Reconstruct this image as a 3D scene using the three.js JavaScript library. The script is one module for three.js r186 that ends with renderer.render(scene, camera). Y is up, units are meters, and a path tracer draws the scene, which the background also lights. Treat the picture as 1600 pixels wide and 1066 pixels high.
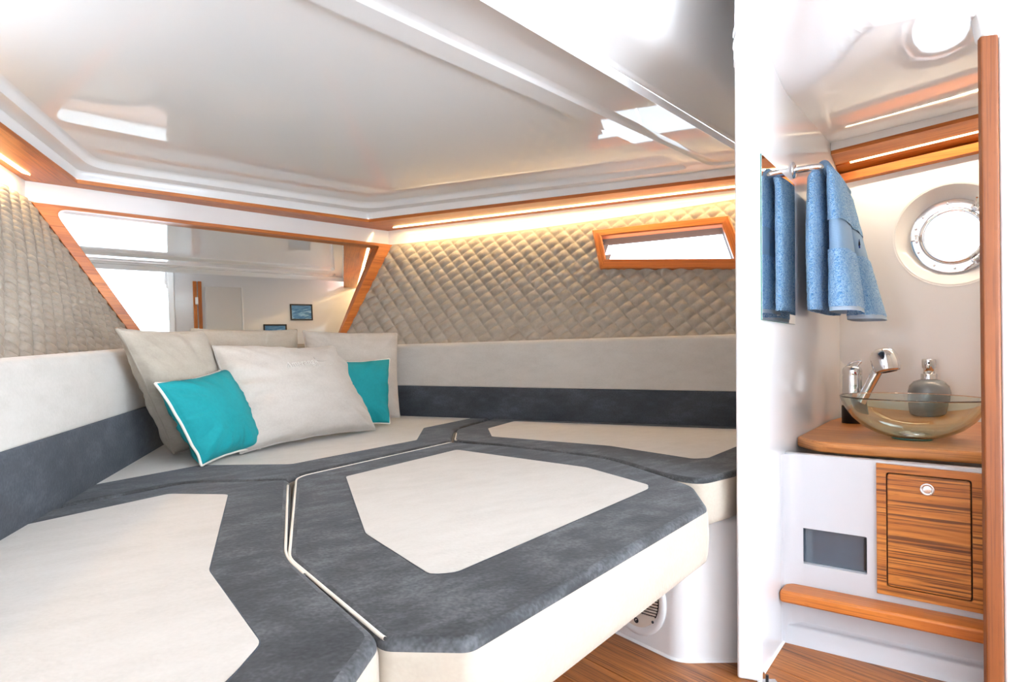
import * as THREE from 'three';
import { mergeGeometries } from 'three/addons/utils/BufferGeometryUtils.js';
import { RoundedBoxGeometry } from 'three/addons/geometries/RoundedBoxGeometry.js';
import { TextGeometry } from 'three/addons/geometries/TextGeometry.js';
import { FontLoader } from 'three/addons/loaders/FontLoader.js';
import { RectAreaLightUniformsLib } from 'three/addons/lights/RectAreaLightUniformsLib.js';

// ---------- camera, sky, light, exposure ----------
// The boat lies along z (bow towards -z), starboard is +x, the cabin sole is y = 0; metres.
const { sin, cos, tan, atan, PI, abs, min, max, sqrt, pow, floor, hypot } = Math;
const scene = new THREE.Scene();
const renderer = new THREE.WebGLRenderer({ antialias: true });
renderer.toneMapping = THREE.LinearToneMapping;
renderer.toneMappingExposure = 1.24;
renderer.shadowMap.enabled = true;
RectAreaLightUniformsLib.init();
const camera = new THREE.PerspectiveCamera(2 * atan(533 / 1020) * 180 / PI, 1600 / 1066, 0.05, 200);
camera.position.set(-1.25, 0.85, 0);
{ const yaw = 44 * PI / 180, pitch = atan(14 / 1020); camera.lookAt(-1.25 + sin(yaw) * cos(pitch), 0.85 + sin(pitch), -cos(yaw) * cos(pitch)); }
scene.background = new THREE.Color(0.76, 0.88, 1.0);
scene.backgroundIntensity = 4.5;
function areaLight(x, y, z, w, h, tx, ty, tz, color, power) {
  const l = new THREE.RectAreaLight(color, power, w, h); l.position.set(x, y, z); l.lookAt(tx, ty, tz); l.castShadow = true; scene.add(l); return l;
}
areaLight(0.6, 0.82, 4.7, 2.8, 1.54, 0.6, 0.82, 0, new THREE.Color(0.7, 0.84, 1.0), 2.5);      // daylight in the cockpit doorway
areaLight(0.3, 2.2, 3.0, 3.2, 2.6, 0.3, 0, 2.9999, new THREE.Color(0.7, 0.84, 1.0), 2);      // daylight in the open saloon roof
areaLight(-1.532, 1.33, -1.789, 0.5, 0.15, -0.741, 1.798, -1.395, new THREE.Color(0.74, 0.87, 1.0), 16);      // sunlit water in the port hull window
const sun = new THREE.DirectionalLight(new THREE.Color(0.84, 0.92, 1.0), 90); sun.position.set(-2.2, 12, -2.4); sun.target.position.set(-0.1, 0, 3.2); sun.castShadow = true;
Object.assign(sun.shadow.camera, { left: -5, right: 5, top: 5, bottom: -5, near: 1, far: 30 }); sun.shadow.mapSize.set(2048, 2048); scene.add(sun, sun.target);      // through the open roof onto the pale carpet aft

// ---------- helpers ----------
const V = (x, y, z) => new THREE.Vector3(x, y, z);
let seed = 7;
const rnd = () => { seed = (seed * 1664525 + 1013904223) >>> 0; return seed / 4294967296; };
const lerp = (a, b, t) => a + (b - a) * t;
const smooth = (a, b, x) => { const t = min(1, max(0, (x - a) / (b - a))); return t * t * (3 - 2 * t); };
const hash = (x, y, s) => { let h = (x * 374761393 + y * 668265263 + s * 974711) | 0; h = Math.imul(h ^ (h >>> 13), 1274126177); h ^= h >>> 16; return (h >>> 0) / 4294967296; };
function vnoise(x, y, px, py, s) {                            // value noise that repeats after px, py cells
  const ix = floor(x), iy = floor(y), fx = x - ix, fy = y - iy, u = fx * fx * (3 - 2 * fx), v = fy * fy * (3 - 2 * fy);
  const m = (a, p) => ((a % p) + p) % p;
  const a = hash(m(ix, px), m(iy, py), s), b = hash(m(ix + 1, px), m(iy, py), s), c = hash(m(ix, px), m(iy + 1, py), s), d = hash(m(ix + 1, px), m(iy + 1, py), s);
  return lerp(lerp(a, b, u), lerp(c, d, u), v);
}
function fbm(x, y, px, py, s, oct = 4) { let t = 0, a = 0.5, n = 0; for (let i = 0; i < oct; i++) { t += a * vnoise(x, y, px, py, s + i); n += a; x *= 2; y *= 2; px *= 2; py *= 2; a *= 0.5; } return t / n; }
const srgb = (c) => (c <= 0.0031308 ? 12.92 * c : 1.055 * pow(c, 1 / 2.4) - 0.055);
function texture(w, h, f, rep, isColor) {                     // f(u, v) gives a colour (sRGB 0..255) or a height 0..1
  const d = new Uint8Array(w * h * 4);
  for (let j = 0; j < h; j++) for (let i = 0; i < w; i++) {
    const c = f(i / w, j / h), o = (j * w + i) * 4;
    if (isColor) { d[o] = max(0, min(255, c[0])); d[o + 1] = max(0, min(255, c[1])); d[o + 2] = max(0, min(255, c[2])); } else d[o] = d[o + 1] = d[o + 2] = max(0, min(255, c * 255));
    d[o + 3] = 255;
  }
  const t = new THREE.DataTexture(d, w, h); t.wrapS = t.wrapT = THREE.RepeatWrapping; t.magFilter = THREE.LinearFilter; t.minFilter = THREE.LinearMipmapLinearFilter; t.generateMipmaps = true;
  t.repeat.set(rep[0], rep[1]); if (isColor) t.colorSpace = THREE.SRGBColorSpace; t.needsUpdate = true; return t;
}
const mix3 = (a, b, t) => [lerp(a[0], b[0], t), lerp(a[1], b[1], t), lerp(a[2], b[2], t)];

const merge = (list) => mergeGeometries(list.map((q) => { q = q.index ? q.toNonIndexed() : q; if (!q.attributes.uv) q.setAttribute('uv', new THREE.Float32BufferAttribute(new Float32Array(q.attributes.position.count * 2), 2)); return q; }));

// ---------- names and labels ----------
const used = new Map();
function numbered(n) { const k = used.get(n) ?? 0; used.set(n, k + 1); return k ? n + '_' + String(k).padStart(3, '0') : n; }
function tag(o, label, category, group) { o.userData.label = label; o.userData.category = category; if (group) o.userData.group = group; return o; }
function thing(name, label, category, [x, y, z] = [0, 0, 0], turn = 0, group) {
  const o = new THREE.Group(); o.name = numbered(name); o.position.set(x, y, z); o.rotation.y = turn; scene.add(o); return tag(o, label, category, group);
}
function part(name, g, m, parent, label) {
  const o = new THREE.Mesh(Array.isArray(g) ? merge(g) : g, m);
  o.name = parent === scene ? numbered(name) : name; o.castShadow = o.receiveShadow = true; parent.add(o); if (label) o.userData.label = label; return o;
}
function struct(name, g, m) { const o = part(name, g, m, scene); o.userData.kind = 'structure'; return o; }
function structGroup(name, pos = [0, 0, 0], turn = 0) { const o = new THREE.Group(); o.name = numbered(name); o.userData.kind = 'structure'; o.position.set(...pos); o.rotation.y = turn; scene.add(o); return o; }

// ---------- geometry helpers ----------
function tris(list, uvs) {                                    // flat triangles from a list of points
  const g = new THREE.BufferGeometry(); g.setAttribute('position', new THREE.Float32BufferAttribute(list.flat(), 3));
  g.computeVertexNormals(); if (uvs) g.setAttribute('uv', new THREE.Float32BufferAttribute(uvs.flat(), 2)); return g;
}
function grid(nu, nv, f, { uv, skip, closeU, flip } = {}) {   // f(u, v) -> [x, y, z]; smooth
  const P = [], T = [], I = [], nU = closeU ? nu : nu + 1;
  for (let j = 0; j <= nv; j++) for (let i = 0; i < nU; i++) { const a = f(i / nu, j / nv); P.push(...a); T.push(...(uv ? uv(i / nu, j / nv, a) : [i / nu, j / nv])); }
  for (let j = 0; j < nv; j++) for (let i = 0; i < nu; i++) {
    if (skip && skip((i + 0.5) / nu, (j + 0.5) / nv)) continue;
    const i1 = closeU ? (i + 1) % nu : i + 1, a = j * nU + i, b = j * nU + i1, c = (j + 1) * nU + i, d = (j + 1) * nU + i1;
    flip ? I.push(a, c, b, b, c, d) : I.push(a, b, c, b, d, c);
  }
  const g = new THREE.BufferGeometry(); g.setAttribute('position', new THREE.Float32BufferAttribute(P, 3)); g.setAttribute('uv', new THREE.Float32BufferAttribute(T, 2)); g.setIndex(I); g.computeVertexNormals(); return g;
}
function roundPoly(pts, r, seg = 6) {                         // corners of a closed outline rounded; r may be a list
  const out = [], n = pts.length;
  for (let i = 0; i < n; i++) {
    const p = pts[i], a = pts[(i + n - 1) % n], b = pts[(i + 1) % n], ri = Array.isArray(r) ? r[i] : r;
    const la = hypot(a[0] - p[0], a[1] - p[1]), lb = hypot(b[0] - p[0], b[1] - p[1]), d = min(ri, la * 0.45, lb * 0.45);
    if (d < 1e-4) { out.push(p); continue; }
    const A = [p[0] + (a[0] - p[0]) * d / la, p[1] + (a[1] - p[1]) * d / la], B = [p[0] + (b[0] - p[0]) * d / lb, p[1] + (b[1] - p[1]) * d / lb];
    for (let k = 0; k <= seg; k++) { const t = k / seg, s = 1 - t; out.push([s * s * A[0] + 2 * s * t * p[0] + t * t * B[0], s * s * A[1] + 2 * s * t * p[1] + t * t * B[1]]); }
  }
  return out;
}
const area2 = (p) => p.reduce((s, a, i) => { const b = p[(i + 1) % p.length]; return s + a[0] * b[1] - b[0] * a[1]; }, 0) / 2;
function inset(pts, d) {                                      // every point moved inwards by d
  const s = area2(pts) > 0 ? 1 : -1, n = pts.length;
  return pts.map((p, i) => {
    const a = pts[(i + n - 1) % n], b = pts[(i + 1) % n];
    let n1 = [-(p[1] - a[1]), p[0] - a[0]], n2 = [-(b[1] - p[1]), b[0] - p[0]]; const l1 = hypot(...n1) || 1, l2 = hypot(...n2) || 1;
    n1 = [n1[0] / l1, n1[1] / l1]; n2 = [n2[0] / l2, n2[1] / l2];
    const m = [n1[0] + n2[0], n1[1] + n2[1]], k = max(0.5, (m[0] * m[0] + m[1] * m[1]) / 2) ;
    return [p[0] + s * d * m[0] / k, p[1] + s * d * m[1] / k];
  });
}
function dense(pts, step) { const o = []; pts.forEach((p, i) => { const b = pts[(i + 1) % pts.length], n = max(1, Math.ceil(hypot(b[0] - p[0], b[1] - p[1]) / step)); for (let k = 0; k < n; k++) o.push([lerp(p[0], b[0], k / n), lerp(p[1], b[1], k / n)]); }); return o; }
function flat(pts, y, holes = [], up = true) {                // a level or sloping face over an outline in x, z
  const yy = typeof y === 'function' ? y : () => y, c = pts.map((p) => new THREE.Vector2(...p)), hs = holes.map((h) => h.map((p) => new THREE.Vector2(...p)));
  const all = [...pts, ...holes.flat()], out = [], uv = [];
  for (const t of THREE.ShapeUtils.triangulateShape(c, hs)) {
    const [a, b, d] = t.map((k) => all[k]), ccw = (b[0] - a[0]) * (d[1] - a[1]) - (b[1] - a[1]) * (d[0] - a[0]) > 0;
    for (const p of (ccw === up ? [a, d, b] : [a, b, d])) { out.push([p[0], yy(p[0], p[1]), p[1]]); uv.push([p[0], p[1]]); }
  }
  return tris(out, uv);
}
function rings(list, close = true, flip = false) {            // a skin over rings of equal length (points x, y, z)
  const n = list[0].length, L = [0]; for (let i = 0; i < n; i++) { const a = list[0][i], b = list[0][(i + 1) % n]; L.push(L[i] + hypot(a[0] - b[0], a[1] - b[1], a[2] - b[2])); }
  const P = [], T = [], I = [], W = close ? n + 1 : n; let up = 0;
  list.forEach((r, j) => { if (j) up += hypot(r[0][0] - list[j - 1][0][0], r[0][1] - list[j - 1][0][1], r[0][2] - list[j - 1][0][2]); for (let i = 0; i < W; i++) { P.push(...r[i % n]); T.push(L[i], up); } });
  for (let j = 0; j < list.length - 1; j++) for (let i = 0; i < W - 1; i++) { const a = j * W + i, b = a + 1, c = a + W, d = c + 1; flip ? I.push(a, c, b, b, c, d) : I.push(a, b, c, b, d, c); }
  const g = new THREE.BufferGeometry(); g.setAttribute('position', new THREE.Float32BufferAttribute(P, 3)); g.setAttribute('uv', new THREE.Float32BufferAttribute(T, 2)); g.setIndex(I); g.computeVertexNormals();
  if (close) { const N = g.attributes.normal; for (let j = 0; j < list.length; j++) { const a = j * W, b = a + n, v = V(N.getX(a) + N.getX(b), N.getY(a) + N.getY(b), N.getZ(a) + N.getZ(b)).normalize(); N.setXYZ(a, v.x, v.y, v.z); N.setXYZ(b, v.x, v.y, v.z); } }
  return g;
}
function slab(pts, yb, yt, holes = []) {                      // solid between two heights over an outline in x, z
  if (area2(pts) < 0) pts = [...pts].reverse();
  const f = (y) => (typeof y === 'function' ? y : () => y), B = f(yb), T = f(yt), out = [], uv = [];
  const side = (ps) => { let l = 0; ps.forEach((a, i) => { const b = ps[(i + 1) % ps.length], A = [a[0], B(...a), a[1]], C = [b[0], B(...b), b[1]], D = [a[0], T(...a), a[1]], E = [b[0], T(...b), b[1]], w = hypot(a[0] - b[0], a[1] - b[1]); out.push(A, D, C, C, D, E); uv.push([l, A[1]], [l, D[1]], [l + w, C[1]], [l + w, C[1]], [l, D[1]], [l + w, E[1]]); l += w; }); };
  side(pts); holes.forEach((h) => side(area2(h) > 0 ? [...h].reverse() : h));
  return merge([tris(out, uv), flat(pts, T, holes, true), flat(pts, B, holes, false)]);
}
function plate(pts, d, bevel = 0, holes = [], seg = 2) {      // an outline in x, y given depth d towards +z (front face at z = d)
  const s = new THREE.Shape(pts.map((p) => new THREE.Vector2(...p))); holes.forEach((h) => s.holes.push(new THREE.Path(h.map((p) => new THREE.Vector2(...p)))));
  const g = new THREE.ExtrudeGeometry(s, { depth: d - 2 * bevel, bevelEnabled: bevel > 0, bevelSize: bevel, bevelThickness: bevel, bevelOffset: -bevel, bevelSegments: seg, steps: 1 }); g.translate(0, 0, bevel); return g;
}
const circle = (x, y, r, n = 48) => Array.from({ length: n }, (_, i) => [x + r * cos(i / n * 2 * PI), y + r * sin(i / n * 2 * PI)]);
const box = (w, h, d, x, y, z, r = 0.003) => new RoundedBoxGeometry(w, h, d, 3, min(r, w / 2.1, h / 2.1, d / 2.1)).translate(x, y, z);
const lathe = (pts, n = 40) => new THREE.LatheGeometry(pts.map((p) => new THREE.Vector2(max(p[0], 0), p[1])), n);
const tube = (pts, r, seg = 60, n = 10, closed = false) => new THREE.TubeGeometry(new THREE.CatmullRomCurve3(pts.map((p) => (p.isVector3 ? p : V(...p))), closed, 'centripetal'), seg, r, n, closed);
function grain(g, dir, along = 1) {                           // uv in metres with u along the grain, per face
  g = g.index ? g.toNonIndexed() : g; const p = g.attributes.position, uv = new Float32Array(p.count * 2), d = V(...dir).normalize(), a = V(), b = V(), c = V(), off = rnd() * 7;
  for (let i = 0; i < p.count; i += 3) {
    a.fromBufferAttribute(p, i); b.fromBufferAttribute(p, i + 1); c.fromBufferAttribute(p, i + 2);
    const n = b.clone().sub(a).cross(c.clone().sub(a)).normalize(); let k = d.clone().addScaledVector(n, -d.dot(n)); if (k.length() < 0.2) k = V(0, 1, 0).addScaledVector(n, -n.y); if (k.length() < 0.2) k = V(1, 0, 0); k.normalize(); const w = n.clone().cross(k);
    if (w.y + w.x * 0.3 + w.z * 0.1 < 0) w.negate();
    [a, b, c].forEach((q, j) => { uv[(i + j) * 2] = q.dot(k) * along + off; uv[(i + j) * 2 + 1] = q.dot(w) + off * 0.37; });
  }
  g.setAttribute('uv', new THREE.BufferAttribute(uv, 2)); return g;
}

// ---------- materials ----------
const std = (o) => new THREE.MeshPhysicalMaterial(o);
const nap = (base, dark, light, s, amt = 1) => texture(1024, 1024, (u, v) => {
  const w = fbm(u * 5, v * 5, 5, 5, s, 3), q = fbm(u * 14 + w * 2, v * 34, 14, 34, s + 9, 5), e = fbm(u * 8, v * 10 + w, 8, 10, s + 30, 5), f = fbm(u * 200, v * 200, 200, 200, s + 50, 2);
  const t = amt * (0.35 * (w - 0.5) + 0.9 * (q - 0.5) + 0.55 * (e - 0.5) + 0.5 * (f - 0.5));
  return t > 0 ? mix3(base, light, min(1, t * 2)) : mix3(base, dark, min(1, -t * 2));
}, [1.25, 1.25], true);
const suedeBump = texture(512, 512, (u, v) => 0.7 * fbm(u * 6, v * 6, 6, 6, 81, 3) + 0.3 * fbm(u * 120, v * 120, 120, 120, 91, 2), [1.6, 1.6], false);
const suede = (map, sheen) => std({ map, roughness: 0.95, sheen: 0.35, sheenRoughness: 0.6, sheenColor: new THREE.Color(...sheen), bumpMap: suedeBump, bumpScale: 0.0015 });
const M = {
  gelcoat: std({ color: 0xf5f5f6, roughness: 0.09, ior: 1.5 }),
  liner: std({ color: 0xf5f5f6, roughness: 0.035, ior: 1.5 }),
  partition: std({ color: 0xe2e2e4, roughness: 0.1, ior: 1.5 }),
  panel: std({ color: 0xd2d2d6, roughness: 0.3, ior: 1.45 }),
  satin: std({ color: 0xf2f2f2, roughness: 0.32, ior: 1.45 }),
  cream: suede(nap([198, 192, 185], [181, 175, 167], [209, 204, 198], 3, 0.4), [1, 0.97, 0.93]),
  boxing: suede(nap([172, 161, 147], [162, 151, 138], [183, 173, 160], 5, 0.4), [1, 0.97, 0.93]),
  charcoal: suede(nap([55, 56, 58], [36, 37, 40], [94, 96, 99], 11, 0.9), [0.75, 0.8, 0.9]),
  bandGrey: suede(nap([62, 66, 73], [46, 50, 57], [86, 91, 100], 13, 0.7), [0.7, 0.78, 0.9]),
  quilt: std({ map: nap([164, 154, 142], [144, 134, 123], [184, 175, 163], 17, 0.4), roughness: 0.62, sheen: 0.7, sheenRoughness: 0.45, sheenColor: new THREE.Color(1, 0.95, 0.86), bumpMap: suedeBump, bumpScale: 0.002 }),
  pillow: suede(nap([190, 181, 172], [174, 165, 155], [203, 196, 188], 19, 0.5), [1, 0.96, 0.9]),
  pillowTan: suede(nap([176, 164, 149], [158, 146, 132], [189, 178, 165], 23, 0.5), [1, 0.95, 0.88]),
  piping: std({ color: 0xe6ded2, roughness: 0.8 }),
  embroidery: std({ color: 0xd3cdc6, roughness: 0.45, sheen: 0.5 }),
  fin: std({ color: 0xb5ada5, roughness: 0.5 }),
  chrome: std({ color: 0xe4e4e6, metalness: 1, roughness: 0.06 }),
  steel: std({ color: 0xcfcfcf, metalness: 1, roughness: 0.2 }),
  mirror: std({ color: 0xf2f4f3, metalness: 1, roughness: 0.0 }),
  mirrorEdge: std({ color: 0x3f7f78, roughness: 0.15 }),
  glass: std({ color: 0xf4fffb, roughness: 0, transmission: 1, thickness: 0.01, ior: 1.5, attenuationColor: new THREE.Color(0.72, 0.86, 0.78), attenuationDistance: 0.06 }),
  pane: std({ color: 0xffffff, roughness: 0, transmission: 1, thickness: 0, ior: 1.5 }),
  black: std({ color: 0x15161a, roughness: 0.35 }),
  dark: std({ color: 0x3a3230, roughness: 0.7 }),
  white: std({ color: 0xf4f3f1, roughness: 0.45 }),
  plastic: std({ color: 0xe9ddcf, roughness: 0.4 }),
  ceramic: std({ color: 0x83878a, roughness: 0.22, clearcoat: 0.6 }),
  smoke: std({ color: 0x4d5a67, roughness: 0.12, clearcoat: 1 }),
  led: std({ color: 0x000000, emissive: new THREE.Color(1, 0.72, 0.36), emissiveIntensity: 7 }),
  red: std({ color: 0xb02a2a, roughness: 0.4 }), blue: std({ color: 0x2b3f8e, roughness: 0.5 }), ink: std({ color: 0x20222a, roughness: 0.6 }), green: std({ color: 0x0e7a66, roughness: 0.4 }),
};
const weave = texture(256, 256, (u, v) => 0.5 + 0.25 * sin(u * 2 * PI * 64) + 0.25 * sin(v * 2 * PI * 64), [6, 6], false);
M.teal = std({ map: texture(512, 512, (u, v) => { const t = fbm(u * 6, v * 6, 6, 6, 41, 4), f = vnoise(u * 128, v * 128, 128, 128, 44); return mix3([0, 130, 136], [2, 148, 153], 0.7 * t + 0.3 * f); }, [1.5, 1.5], true), roughness: 0.8, bumpMap: weave, bumpScale: 0.0006 });
const tealLoops = texture(512, 512, (u, v) => { const a = vnoise(u * 128, v * 128, 128, 128, 61), b = vnoise(u * 64, v * 64, 64, 64, 62); return 0.65 * a + 0.35 * b; }, [4, 4], false);
M.terry = std({ map: texture(512, 512, (u, v) => { const a = vnoise(u * 128, v * 128, 128, 128, 61), b = vnoise(u * 64, v * 64, 64, 64, 62), t = 0.65 * a + 0.35 * b; return mix3([98, 158, 222], [172, 213, 247], smooth(0.15, 0.7, t)); }, [4, 4], true), roughness: 1, sheen: 0.6, sheenColor: new THREE.Color(0.7, 0.85, 1), bumpMap: tealLoops, bumpScale: 0.006 });
M.towelBand = std({ color: 0x93b6d9, roughness: 0.85, bumpMap: weave, bumpScale: 0.0008 });
M.towelHem = std({ color: 0xb9cde2, roughness: 0.9 });
function teak(s, base, dark, light, rings_, streak, fine = 0.55) {
  return texture(1024, 1024, (u, v) => {
    const w = fbm(u * 2, v * 4, 2, 4, s, 3), a = fbm(u * 2, v * rings_ + w * 5, 2, rings_ , s + 5, 4), b = fbm(u * 5, v * 160, 5, 160, s + 15, 3), c = vnoise(u * 3, v * 90, 3, 90, s + 25), p = vnoise(u * 40, v * 300, 40, 300, s + 35);
    let k = mix3(base, light, smooth(0.35, 0.75, a)); k = mix3(k, dark, fine * smooth(0.5, 0.8, b)); k = mix3(k, dark, streak * smooth(0.72, 0.95, c)); return mix3(k, dark, 0.25 * smooth(0.75, 1, p));
  }, [1, 2], true);
}
const wood = (map, o = {}) => std({ map, roughness: 0.42, clearcoat: 0.1, clearcoatRoughness: 0.25, ...o });
M.joinery = wood(teak(101, [186, 102, 36], [138, 68, 20], [206, 122, 50], 14, 0.3));
M.cabinet = wood(teak(131, [180, 106, 40], [84, 42, 14], [204, 130, 56], 30, 0.75, 0.85));
M.counter = wood(teak(151, [196, 122, 60], [146, 80, 34], [212, 142, 80], 10, 0.25));
M.jamb = wood(teak(191, [128, 66, 16], [94, 44, 8], [146, 80, 26], 16, 0.4), { roughness: 0.55, clearcoat: 0 });
M.sole = wood(teak(171, [160, 93, 38], [84, 44, 15], [182, 112, 52], 30, 0.7, 0.75), { roughness: 0.42 });
M.seam = std({ color: 0x2a1a10, roughness: 0.8 });

// ---------- hull lines ----------
const deck = (x, z) => 1.526 + 0.0538 * (z + 3.17) + 0.0085 * x - 0.003;     // underside of the teak valance
const topS = (z) => 0.828 + 0.543 * (z + 3.17), lowS = (z) => 0.462 + 0.543 * (z + 3.17);     // top and foot of the quilted starboard panel, x at z
const topP = (z) => -0.850 - 0.543 * (z + 3.17), lowP = (z) => -0.405 - 0.543 * (z + 3.17);
const qTop = (z) => 1.446 + 0.043 * (z + 3.17) + 0.0225 * (z + 3.17) * (z + 3.17), qLow = 0.80;
const HA = 10.877 * PI / 180, HO = [0.394, -0.779];            // the washroom's own axes: x outboard along the partition, z aft along the hull
const head = (x, y, z) => [HO[0] + cos(HA) * x + sin(HA) * z, y, HO[1] - sin(HA) * x + cos(HA) * z];
const partZ = (x, s) => HO[1] + (s - (x - HO[0]) * sin(HA)) / cos(HA);        // z of the partition's face at x

// ---------- structure: sole, hull sides, bow, deckhead, bulkheads ----------
{ // sole of teak boards
  const f = structGroup('floor');
  part('bedding', new THREE.BoxGeometry(5.6, 0.06, 8.6).translate(-0.1, -0.042, 0.8), M.seam, f);
  part('carpet', box(4.5, 0.02, 3.3, -0.15, 0.01, 2.92, 0.008), std({ color: 0xebebea, roughness: 1 }), f, 'pale carpet further aft');
  const w = 0.118, tilt = -5 * PI / 180;
  for (let i = -21; i < 20; i++) {
    const x = i * w, cx = 0.06 + x * cos(tilt), cz = -0.75 + x * -sin(tilt);
    const vis = x > -1.2 && x < 1.0;
    const g = grain(new THREE.BoxGeometry(w - (i % 3 === 0 ? 0.0035 : 0.0008), 0.012, 8.2), [0, 0, 1]); g.translate(0, -0.006, 1.5);
    const b = part('plank', g, M.sole, f); b.position.set(cx, vis ? 0 : -0.0003, cz); b.rotation.y = tilt;
  }
}
function hullSkin(z0, z1, nz, pts, hole) {                    // pts(z) -> outline points (x, y) from the sole up
  return grid(nz, 40, (u, v) => { const z = lerp(z0, z1, u), p = pts(z), k = min(p.length - 1.001, v * (p.length - 1)), i = floor(k), t = k - i; return [lerp(p[i][0], p[i + 1][0], t), lerp(p[i][1], p[i + 1][1], t), z]; }, { skip: hole });
}
const winQuad = { oTL: [-2.1143, 0.9088], oTR: [-1.5276, 0.88], oBR: [-1.3944, 0.5227], oBL: [-2.0191, 0.6113], iTL: [-2.0605, 0.8529], iTR: [-1.5482, 0.8279], iBR: [-1.4656, 0.5921], iBL: [-2.0048, 0.6735] };                                       // the starboard window: z and share of the panel's height
// a point of the quilted starboard panel, n metres proud of it
const onP = (z, v, n = 0) => { const w = V(topP(z) - lowP(z), qTop(z) - qLow, 0), m = V(-0.543, 0, 1).cross(w).normalize(); if (m.x < 0) m.negate(); return V(lerp(lowP(z), topP(z), v), lerp(qLow, qTop(z), v), z).addScaledVector(m, n); };
const onS = (z, v, n = 0) => { const w = V(topS(z) - lowS(z), qTop(z) - qLow, 0), l = V(0.543, 0, 1), m = l.cross(w).normalize(); if (m.x > 0) m.negate(); return V(lerp(lowS(z), topS(z), v), lerp(qLow, qTop(z), v), z).addScaledVector(m, n); };
const inQuad = (p, q, grow = 0) => { let ok = true; const c = q.reduce((s, a) => [s[0] + a[0] / 4, s[1] + a[1] / 4], [0, 0]); for (let i = 0; i < 4; i++) { const a = q[i], b = q[(i + 1) % 4], cr = (m) => (b[0] - a[0]) * (m[1] - a[1]) - (b[1] - a[1]) * (m[0] - a[0]); if (cr(c) * cr(p) < -grow) ok = false; } return ok; };
const holeQuad = ['TL', 'TR', 'BR', 'BL'].map((k) => [lerp(winQuad['o' + k][0], winQuad['i' + k][0], 0.6), lerp(winQuad['o' + k][1], winQuad['i' + k][1], 0.6)]);
{
  const out = 0.035, ss = (z) => [[lowS(z) + out, -0.05], [lowS(z) + out, qLow], [topS(z) + out + 0.01, qTop(z) + 0.01], [topS(z) + out, 2.2]];
  const pa = (z) => { const p = ss(z); return p; };
  const hole = (u, v) => { const k = v * 3; return k > 1 && k < 2 && inQuad([lerp(-3.2, -1.0, u), k - 1], holeQuad); };
  struct('wall_starboard', hullSkin(-3.2, -1.0, 160, pa, hole), M.satin);
  struct('wall_port', hullSkin(-3.2, -0.2, 200, (z) => [[lowP(z) - 0.03, -0.05], [lowP(z) - 0.03, qLow], [topP(z) - 0.035, qTop(z) + 0.01], [topP(z) - 0.03, 2.2]], (u, v) => { const k = v * 3; return k > 1 && k < 2 && inQuad([lerp(-3.2, -0.2, u), k - 1], holeQuad); }), M.satin);
  struct('wall_port_aft', new THREE.BoxGeometry(0.06, 2.3, 5.1).translate(-2.53, 1.1, 2.2), M.satin);
  struct('wall_starboard_aft', new THREE.BoxGeometry(0.06, 2.3, 4.2).translate(2.2, 1.1, 2.7), M.satin);
  struct('wall_bow', new THREE.BoxGeometry(2.6, 2.3, 0.06).translate(0, 1.1, -3.2), M.gelcoat);
  // white strips between the valance and the quilted panels
  for (const s of [1, -1]) {
    const T = s > 0 ? topS : topP, pts = (z) => [[T(z), qTop(z) - 0.02], [T(z), deck(T(z), z) + 0.03]];
    const g = merge([grid(30, 1, (u, v) => { const z = lerp(-3.17, s > 0 ? -1.05 : -0.9, u), p = pts(z)[v]; return [p[0], p[1], z]; }), grid(30, 1, (u, v) => { const z = lerp(-3.17, s > 0 ? -1.05 : -0.9, u), p = pts(z)[0]; return [p[0] + s * 0.03 * v, p[1], z]; })]);
    struct('trim_1', g, M.gelcoat).name = s > 0 ? 'trim_1' : 'trim_2';
  }
}
// aft bulkhead with the companionway, aft ceiling with the hatch
struct('wall_aft', plate([[-2.56, 0], [2.23, 0], [2.23, 2.2], [-2.56, 2.2]], 0.06, 0, [[[-0.8, 0.04], [2.0, 0.04], [2.0, 1.6], [-0.8, 1.6]]]).translate(0, 0, 4.6), M.satin);
struct('ceiling_aft', slab([[-2.56, -1.0], [2.23, -1.0], [2.23, 4.67], [-2.56, 4.67]], 2.1, 2.15, [[[-1.3, 1.7], [1.9, 1.7], [1.9, 4.3], [-1.3, 4.3]]]), M.satin);

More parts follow.
